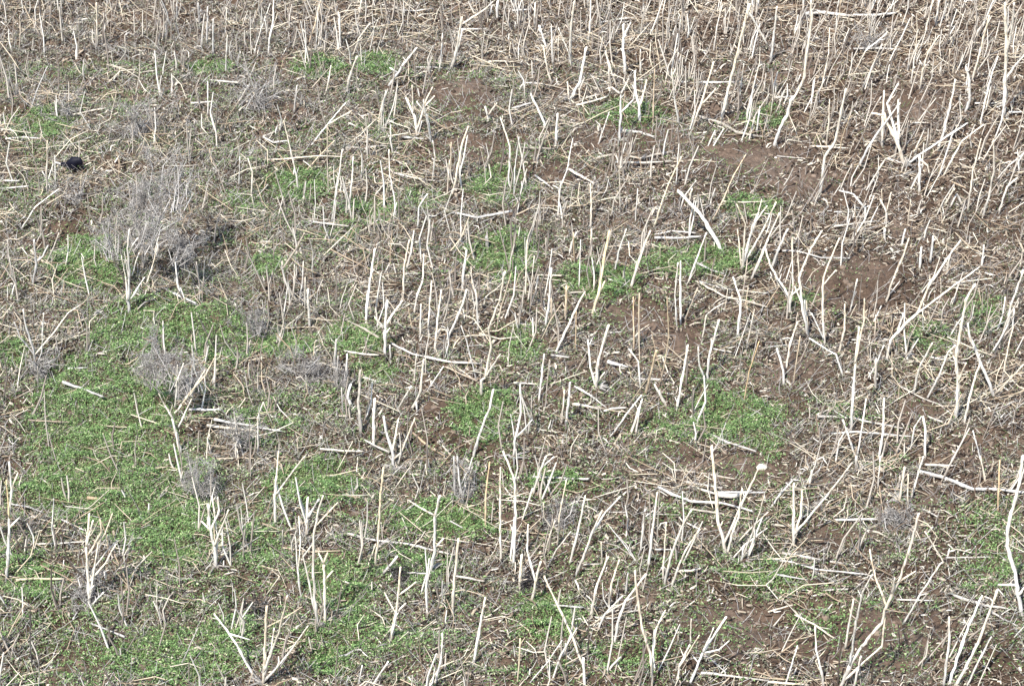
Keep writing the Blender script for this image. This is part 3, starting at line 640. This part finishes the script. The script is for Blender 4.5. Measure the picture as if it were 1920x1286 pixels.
STAND = parse(STANDING); LIE = parse(LYING)
def bulk(a):
    P = [q for p, _ in a[2] for q in p]
    return (max(q[1] for q in P) - min(q[1] for q in P) + 20) * max(a[1], 9) * (100 if a[3] else 1)
few = sorted([a for a in STAND if len(a[2]) < 4], key=bulk, reverse=True)
SMALL = {id(a) for a in few[292:]}       # past the 292 largest stalks the rest belong to the stubble
SMALL_PTS = []
for a in STAND:
    if id(a) in SMALL:
        x, y, z, t = gpt(*a[2][0][0][0]); B0 = Vector((float(x), float(y), float(z)))
        for P, _ in a[2]:
            v = [at_plane(p[0], p[1], B0, .1) for p in P]
            v = [v[0], v[0].lerp(v[-1], .5) if len(v) < 3 else v[len(v) // 2], v[-1]]
            SMALL_PTS.append((v, max(a[1], 9) * FZ * float(mpp(t)) * .36))
STAND = [a for a in STAND if id(a) not in SMALL]
COLW = {'w': 'pale', 't': 'tan', 'y': 'yellowish', 'g': 'grey', 'd': 'dark'}
ROWS = [(100, 'top edge'), (330, 'upper'), (560, 'mid-upper'), (780, 'mid-lower'), (1060, 'lower'), (9999, 'bottom')]
COLS = [(200, 'far left'), (520, 'left'), (880, 'centre left'), (1200, 'centre right'), (1560, 'right'), (9999, 'far right')]
def zone(px, py):
    r = next(n for l, n in ROWS if py < l); c = next(n for l, n in COLS if px < l)
    return r + ' ' + c
ORD = ['leftmost', 'second from left', 'third from left', 'fourth from left', 'fifth from left', 'sixth from left', 'seventh from left', 'eighth from left', 'ninth from left', 'tenth from left', 'eleventh from left', 'twelfth from left']
def where(px, py):
    a = np.array([px]); b = np.array([py])
    if blobs(GREEN, a, b)[0] > .45: return 'in green weeds'
    if blobs(BARE, a, b)[0] > .6: return 'on bare soil'
    return ''
pending = []           # (object, head, px, py) -> labels made unique at the end
def finish_labels():
    by = {}
    for o, head, px, py in pending: by.setdefault((head, zone(px, py)), []).append((px, o))
    for (head, z), L in by.items():
        L.sort(key=lambda q: q[0])
        for i, (px, o) in enumerate(L):
            o['label'] = head + ', ' + z + (', ' + (ORD[i] if len(L) > 1 else '') if len(L) > 1 else '')

NUMW = {1: '', 2: 'forked ', 3: 'three-branched ', 4: 'four-branched ', 5: 'five-branched '}
def build_standing(i, col, wd, br, lab):
    main = br[0][0]
    bx, by_ = main[0]
    x, y, z, t = gpt(bx, min(by_, 1330)); B = Vector((float(x), float(y), float(z))); s = float(mpp(t))
    r0 = max(wd, 9) * FZ * s * .5 * (.64 + .08 * min(1, max(0, (wd - 10) / 8)))
    k0 = rnd.uniform(-.28, .28)
    def lift(P, k, base):
        out = []
        for (a, b) in P:
            v = at_plane(a, b, base, k)
            gz = float(ground(v.x, v.y))
            if v.z < gz + r0 * .6:
                gx, gy, gz2, _ = gpt(a, b); v = Vector((float(gx), float(gy), float(gz2) + r0 * .7))
            out.append(v)
        return out
    mp = lift(main, k0, B)
    mp[0] = B - Vector((0, 0, .03))
    parts = [('stem', rod(mp, [r0 * (1.12 - .42 * j / (len(mp) - 1)) for j in range(len(mp))], 7, i), col)]
    for n, (P, c2) in enumerate(br[1:]):
        # a branch that starts on the main stem leaves from its depth; otherwise it has its own foot in the ground
        d, j = min((math.hypot(P[0][0] - q[0], P[0][1] - q[1]), jj) for jj, q in enumerate(main))
        bd, bb = 1e9, None
        for jj in range(len(main) - 1):
            for tt in np.linspace(0, 1, 9):
                qx = main[jj][0] * (1 - tt) + main[jj + 1][0] * tt; qy = main[jj][1] * (1 - tt) + main[jj + 1][1] * tt
                dd = math.hypot(P[0][0] - qx, P[0][1] - qy)
                if dd < bd: bd, bb = dd, mp[jj].lerp(mp[jj + 1], float(tt))
        kk = rnd.uniform(-.45, .45)
        if bd < 16:
            v = lift(P, kk, bb); v[0] = bb
        else:
            gx, gy, gz, _ = gpt(P[0][0], P[0][1])
            onground = P[0][1] > by_ - 45
            base = Vector((float(gx), float(gy), float(gz))) if onground else B
            v = lift(P, kk if onground else k0, base)
            if onground: v[0] = base - Vector((0, 0, .02))
            else:
                # hidden joint: run it back down to the crown of the root
                v = [mp[0].lerp(mp[min(1, len(mp) - 1)], .3)] + v
        rr = r0 * (.78 if len(br) > 2 else .85)
        parts.append(('branch', rod(v, [rr * (1 - .42 * q / (len(v) - 1)) for q in range(len(v))], 6, i * 31 + n), c2 or col))
    top = min(main + [q for P, _ in br[1:] for q in P], key=lambda q: q[1]); H = by_ - top[1]
    dxy = main[-1][0] - bx; dy_ = by_ - main[-1][1]
    lean = 'upright' if abs(dxy) < .14 * max(dy_, 1) else ('leaning right' if dxy > 0 else 'leaning left')
    if abs(dxy) > 1.1 * max(dy_, 1): lean = 'sprawling right' if dxy > 0 else 'sprawling left'
    size = 'tall ' if H > 115 else 'short ' if H < 48 else ''
    big = len(br) >= 4
    nm = 'dead_shrub' if big else 'dry_stalk'
    word = 'shrub' if big else 'stalk'
    shape = NUMW.get(len(br), 'many-branched ')
    if len(parts) == 1:
        o = link(nm, rod_mesh('dry_stalk', [parts[0][1]], M[col], B)); o.location = B
    else:
        o = bpy.data.objects.new(nm, None); COL.objects.link(o); o.location = B; o.empty_display_size = .05
        if len(br) >= 3:
            fr = random.Random(i)
            g2 = [rod([B + Vector((0, 0, -.02)), B + Vector((math.cos(a) * .05, math.sin(a) * .05, .025)), B + Vector((math.cos(a) * fr.uniform(.09, .17), math.sin(a) * fr.uniform(.09, .17), fr.uniform(-.01, .05)))],
                      [r0 * 1.3, r0 * .9, r0 * .35], 6, i + 7, snag=False) for a in [fr.uniform(0, 6.28) for _ in range(5)]]
            link('root_crown', rod_mesh('root_crown', g2, M['d'] if fr.random() < .5 else M['g'], B), o)
        for pn, g_, c in parts: link(pn, rod_mesh(pn, [g_], M[c], B), o)
    tag(o, None, word, 'bare shrubs standing in the field' if big else 'dry stalks standing in the field')
    if lab: o['label'] = lab
    else:
        wh = where(bx, by_)
        pending.append((o, f"{size}{COLW[col]} {shape}{word} {lean}{' ' + wh if wh else ''}", bx, by_))
    return o, B, s
tag(blades('stubble', 12500, .10, .62, .0080, MT_STUB, k_stub, .16, 4, extra=SMALL_PTS, tuft=True), kind='stuff', label='mass of thin pale cut stubble standing between the larger stalks', cat=None)
SO = [build_standing(i, *a) for i, a in enumerate(STAND)]

def build_lying(i, col, wd, br, lab):
    P = br[0][0]; out = []
    mid = P[len(P) // 2]
    x, y, z, t = gpt(*mid); s = float(mpp(t)); r = max(wd, 9) * FZ * s * .5 * .82
    L = len(P); lift0, lift1 = rnd.uniform(0, .03), rnd.uniform(.0, .07)
    for j, (a, b) in enumerate(P):
        dx, dy, dz = ray(a, b); f = j / (L - 1)
        gx, gy, gz, tt = gpt(a, b); h = r * 1.0 + lift0 * (1 - f) + lift1 * f + .008
        tt = (float(gz) + h - CAM.z) / float(dz)
        out.append(Vector((float(dx) * tt, CAM.y + float(dy) * tt, CAM.z + float(dz) * tt)))
    B = sum(out, Vector()) / L; B.z = float(ground(B.x, B.y))
    me = rod_mesh('fallen_stick', [rod(out, [r * (1.08 - .4 * j / (L - 1)) for j in range(L)], 7, i + 900)], M[col], B)
    o = link('fallen_stick', me); o.location = B
    tag(o, lab, 'stick', 'fallen sticks lying in the field')
    if not lab:
        ln = math.hypot(P[-1][0] - P[0][0], P[-1][1] - P[0][1]); sl = (P[-1][1] - P[0][1]) / max(1, abs(P[-1][0] - P[0][0])) * (1 if P[-1][0] > P[0][0] else 1)
        d = 'level' if abs(sl) < .12 else ('slanting down' if sl > 0 else 'slanting up')
        sz = 'long' if ln > 90 else 'short' if ln < 42 else 'medium'
        wh = where(*mid)
        pending.append((o, f"{sz} {'thick ' if wd >= 20 else ''}{COLW[col]} fallen stick {d}{' ' + wh if wh else ''}", *mid))
    return o
LO = [build_lying(i, *a) for i, a in enumerate(LIE)]

# ------------------------------------------------------------------ bushes of fine grey twigs
def brush(cx, cy, rx, ry, foot, n, label, stems=(), rt=.0025, droop=0, mt=MT_TWIG, name='twiggy_bush', lobes=()):
    """a dead bush: stems rising from its foot and a cloud of fine forking twigs with real depth"""
    x, y, z, t = gpt(*foot); B = Vector((float(x), float(y), float(z))); s = float(mpp(t))
    o = bpy.data.objects.new(name, None); COL.objects.link(o); o.location = B
    tag(o, label, 'bush', 'grey twiggy bushes in the field')
    for j, (col, wd, P) in enumerate(stems):
        v = [at_plane(a, b, B, rnd.uniform(-.15, .15)) for a, b in P]; v[0] = B - Vector((0, 0, .03)) if j == 0 else v[0]
        r0 = wd * FZ * s * .34
        link('stem' if j == 0 else 'branch', rod_mesh('stem', [rod(v, [r0 * (1 - .5 * q / (len(v) - 1)) for q in range(len(v))], 7, j + 50)], M[col], B), o)
    P, R = [], []; nb = 18
    for cx, cy, rx, ry, n in [(cx, cy, rx, ry, n)] + list(lobes):
        C = at_plane(cx, cy, B, 1.1 if foot[1] - cy > 90 else .1); Rx = rx * s; Rz = ry * s / cp; Ry = Rx * .8
        if C.z - Rz < B.z: C.z = max(C.z, B.z + Rz * .5)
        root = Vector((C.x * .75 + B.x * .25, B.y * .3 + C.y * .7, max(B.z, C.z - Rz * .9)))
        for b in range(nb):
            lo = RS.normal(0, 1, 3); lo *= RS.uniform(.25, 1.15) / np.linalg.norm(lo)
            tipb = np.array(C) + lo * np.array([Rx, Ry, Rz]); r_ = np.array(root) + RS.normal(0, .22, 3) * np.array([Rx, Ry, .3 * Rz])
            sag = np.array([0, 0, RS.uniform(-.12, .25) * Rz])
            bp = [r_, r_ * .65 + tipb * .35 + RS.normal(0, .05, 3) + sag * .6, r_ * .3 + tipb * .7 + RS.normal(0, .05, 3) + sag, tipb]
            P.append(bp); R.append([rt * 2.3, rt * 2.0, rt * 1.5, rt * .8])
            out = (tipb - np.array(C)) / (np.linalg.norm(tipb - np.array(C)) + 1e-6)
            for q in range(n // nb):
                f = 1 - RS.rand()**1.4 * .75; ii = min(int(f * 3), 2); g = f * 3 - ii
                st = bp[ii] * (1 - g) + bp[ii + 1] * g + RS.normal(0, .06, 3) * Rx
                d = RS.normal(0, 1, 3) * np.array([1, 1, .8]) + out * .7 + np.array([0, 0, .15]); d /= np.linalg.norm(d) + 1e-6
                Lt = (.06 + .30 * RS.rand()**1.6) * Rx
                c1 = RS.normal(0, .22, 3) * Lt
                P.append([st, st + d * Lt * .35 + c1, st + d * Lt * .7 + c1 * 1.2, st + d * Lt]); k = RS.uniform(.45, 1.05); R.append([rt * k, rt * k * .9, rt * k * .8, rt * k * .6])
    P = np.array(P); P[..., 2] = np.maximum(P[..., 2], ground(P[..., 0], P[..., 1]) + .004)
    v, q = tubes(P - np.array(B), np.array(R), 3)
    link('twigs', np_mesh('twigs', v, q, mt), o)
    return o
def Z(t, s): return pts_of(s, t)
brush(285, 335, 66, 58, (242, 588), 1300, 'large grey twiggy bush with pale stems, tallest and farthest of the grey bushes at left',
      [('g', 24, Z('01', '725,480 720,400 725,230 715,110 725,0')), ('w', 13, Z('01', '715,400 705,270 680,150')), ('w', 13, Z('01', '740,260 760,190 780,130')),
       ('w', 14, Z('01', '735,390 810,270')), ('w', 12, Z('01', '820,310 860,190 885,80')), ('w', 14, Z('01', '725,140 745,90 770,50'))],
      lobes=[(262, 405, 48, 46, 700), (352, 325, 36, 46, 350), (205, 438, 42, 34, 500), (355, 448, 44, 34, 600), (300, 420, 60, 40, 500)])
brush(300, 660, 56, 52, (340, 850), 1100, 'grey twiggy bush on a thick pale trunk beside the big green patch',
      [('w', 28, Z('01', '1020,1250 980,1120 965,1060')), ('g', 15, Z('01', '970,1060 920,980 890,920')), ('w', 16, Z('01', '980,1030 1070,920 1150,790')),
       ('w', 15, Z('01', '1020,980 1080,900 1150,820 1215,700')), ('w', 13, Z('01', '980,1000 990,900 995,760')), ('w', 11, Z('01', '985,880 1010,800 1030,750')), ('w', 13, Z('01', '1000,1110 1050,1000 1075,950'))],
      lobes=[(355, 690, 50, 40, 700)])
brush(375, 880, 50, 48, (378, 945), 800, 'dark grey twig bush just above the thick white stump, lower left', [('g', 12, Z('02', '1110,240 1110,100 1105,0'))])
brush(585, 690, 60, 34, (590, 722), 700, 'low flat grey twig bush left of the grey posts, centre left')
brush(868, 905, 26, 58, (872, 945), 700, 'narrow shaggy grey bush left of the long level stick, lower centre', [('g', 20, Z('12', '1175,260 1140,150 1130,0'))])
brush(640, 700, 26, 40, (640, 735), 250, 'small dark grey tangle among the grey posts, centre left')
brush(75, 680, 45, 32, (78, 710), 420, 'dim grey-green twig tangle at the foot of the fanning grey shrub, far left')
brush(45, 985, 40, 24, (50, 1000), 260, 'blackish twig tangle beside the tall stalk with yellowish shoots, left edge', mt=MT_DARK)
brush(1640, 60, 40, 30, (1640, 95), 350, 'pale lilac-grey twig tangle near the top edge, far right')
brush(160, 1095, 60, 34, (165, 1135), 500, 'grey twig tangle around the foot of the many-pronged shrub, lower far left')
brush(1680, 965, 48, 26, (1682, 985), 350, 'low grey twig tangle behind the three thick stems, lower far right')
brush(1045, 965, 42, 32, (1050, 990), 350, 'lilac-grey twig tangle with a dark hollow, lower centre right')
brush(745, 1070, 42, 38, (745, 1095), 400, 'dark grey twig tangle under a thick leaning stem, lower centre left', mt=MT_DARK)
brush(480, 1135, 38, 24, (480, 1155), 350, 'dark twig tangle on the weeds above the fanning bottom-left shrub', mt=MT_DARK)
brush(480, 600, 50, 36, (480, 640), 420, 'faint grey-green twig tangle right of the dark forked twig, left')
brush(450, 800, 55, 42, (455, 850), 420, 'faint grey twig tangle around the pair of level white sticks, left')
brush(120, 190, 50, 34, (122, 225), 300, 'faint grey twig tangle above the small green patch, upper far left')
brush(480, 160, 60, 44, (480, 210), 380, 'faint grey twig tangle near the top edge, left of centre')
brush(260, 210, 70, 50, (262, 260), 450, 'faint grey-green twig tangle above the large grey bush')
brush(140, 350, 60, 30, (142, 385), 300, 'thin grey tangle just below the black bird')
brush(990, 1085, 40, 24, (990, 1100), 300, 'dark twig tangle at the foot of forked stalks, lower centre right', mt=MT_DARK)


# ------------------------------------------------------------------ the bird
def bird():
    x, y, z, t = gpt(138, 327); s = float(mpp(t)); B = Vector((float(x), float(y), float(z) + .03))
    o = bpy.data.objects.new('bird', None); COL.objects.link(o); o.location = B
    tag(o, 'small blue-black bird foraging with head low among the weeds, far left', 'bird')
    bm_, nt, b = mat('black_feather', .6, .2)
    n = nt.nodes.new('ShaderNodeTexNoise'); n.inputs['Scale'].default_value = 60
    r = ramp(nt, [(.35, (.002, .002, .005)), (.7, (.006, .006, .016))]); nt.links.new(n.outputs[0], r.inputs[0]); nt.links.new(r.outputs[0], b.inputs['Base Color'])
    k = 44 * s       # bill to tail tip
    # spine from tail root to bill root, in units of k: x right, z up; one continuous body, neck and head
    sp_ = [(-.30, .36, .02, .02), (-.22, .38, .085, .07), (-.08, .40, .17, .15), (.06, .40, .19, .18), (.19, .43, .165, .15), (.28, .49, .12, .11), (.34, .50, .105, .10), (.40, .46, .09, .085), (.445, .415, .05, .05), (.46, .40, .02, .02)]
    V, F = [], []; ns = 14
    for i, (a, c, ry, rz) in enumerate(sp_):
        for q in range(ns):
            g = q / ns * 2 * math.pi
            V.append((a * k + rz * math.sin(g) * .25 * k, ry * math.cos(g) * k * .9, (c * 1.12 + .04) * k + rz * math.sin(g) * k * 1.65))
    for i in range(len(sp_) - 1):
        for q in range(ns): F.append((i * ns + q, i * ns + (q + 1) % ns, (i + 1) * ns + (q + 1) % ns, (i + 1) * ns + q))
    F += [tuple(range(ns)), tuple(range((len(sp_) - 1) * ns, len(sp_) * ns))[::-1]]
    me = bpy.data.meshes.new('body'); me.from_pydata(V, [], F); me.materials.append(bm_)
    for p in me.polygons: p.use_smooth = True
    link('body', me, o)
    def piece(name, prof, half, m, pos=0, tilt=0):
        """feather slab: outline in x-z given thickness across y"""
        V = []; n_ = len(prof)
        for sg in (-1, 1): V += [((a) * k, (pos + sg * half + tilt * (a)) * k, c * k) for a, c in prof]
        F = [tuple(range(n_)), tuple(range(n_, 2 * n_))[::-1]] + [(i, (i + 1) % n_, n_ + (i + 1) % n_, n_ + i) for i in range(n_)]
        me = bpy.data.meshes.new(name); me.from_pydata(V, [], F); me.materials.append(m); return link(name, me, o)
    for sg in (-1, 1):
        piece('wing', [(.24, .44), (.16, .55), (0, .58), (-.2, .50), (-.46, .37), (-.2, .36), (.05, .30), (.2, .34)], .02, bm_, sg * .165, sg * .12)
    piece('tail', [(-.18, .42), (-.52, .43), (-.56, .37), (-.5, .35), (-.2, .33)], .065, bm_)
    bl, nt2, b2 = mat('dark_bill', .4, .5); b2.inputs['Base Color'].default_value = rgb(.03, .028, .03)
    c_, f_ = tubes(np.array([[(.43 * k, 0, .43 * k), (.52 * k, 0, .35 * k), (.60 * k, 0, .25 * k)]]), np.array([[.035 * k, .022 * k, .004 * k]]), 8)
    link('beak', np_mesh('beak', c_, f_, bl), o)
    for sg in (-1, 1):
        P = np.array([[(.02 * k, sg * .07 * k, .28 * k), (-.03 * k, sg * .07 * k, .14 * k), (.03 * k, sg * .07 * k, .012 * k), (.10 * k, sg * .08 * k, .008 * k)]])
        c_, f_ = tubes(P, np.array([[.03, .015, .013, .008]]) * k, 6); link('leg', np_mesh('leg', c_, f_, bl), o)
    o.rotation_euler = (0, 0, math.radians(-14))
bird()
def stone_mat():
    m, nt, b = mat('cream_stone', .85, .25); n = nt.nodes.new('ShaderNodeTexNoise'); n.inputs['Scale'].default_value = 35; n.inputs['Detail'].default_value = 5
    r = ramp(nt, [(.35, (.34, .29, .23)), (.6, (.70, .64, .53))]); nt.links.new(n.outputs[0], r.inputs[0]); nt.links.new(r.outputs[0], b.inputs['Base Color'])
    return m
# one rounded pale stone on the bright bare soil
def stone():
    x, y, z, t = gpt(1428, 880); s = float(mpp(t)); r = 9.5 * s
    V, F = [], []; a, b = 9, 14
    for i in range(a + 1):
        th = i / a * math.pi
        for j in range(b):
            ph = j / b * 2 * math.pi
            d = 1 + .12 * math.sin(3 * ph + 2 * th) * math.sin(th) + .13 * math.sin(2 * ph + 1) * math.sin(th) + .08 * math.sin(5 * ph + 3 * th)
            V.append((r * d * math.sin(th) * math.cos(ph), r * d * .85 * math.sin(th) * math.sin(ph), r * .72 * d * math.cos(th)))
    for i in range(a):
        for j in range(b): F.append((i * b + j, i * b + (j + 1) % b, (i + 1) * b + (j + 1) % b, (i + 1) * b + j))
    me = bpy.data.meshes.new('stone'); me.from_pydata(V, [], F); me.materials.append(stone_mat())
    for p in me.polygons: p.use_smooth = True
    o = link('stone', me); o.location = (float(x), float(y), float(z) + r * .55)
    tag(o, 'rounded cream stone on the bare soil right of the tall white V stalk', 'stone')
stone()

finish_labels()
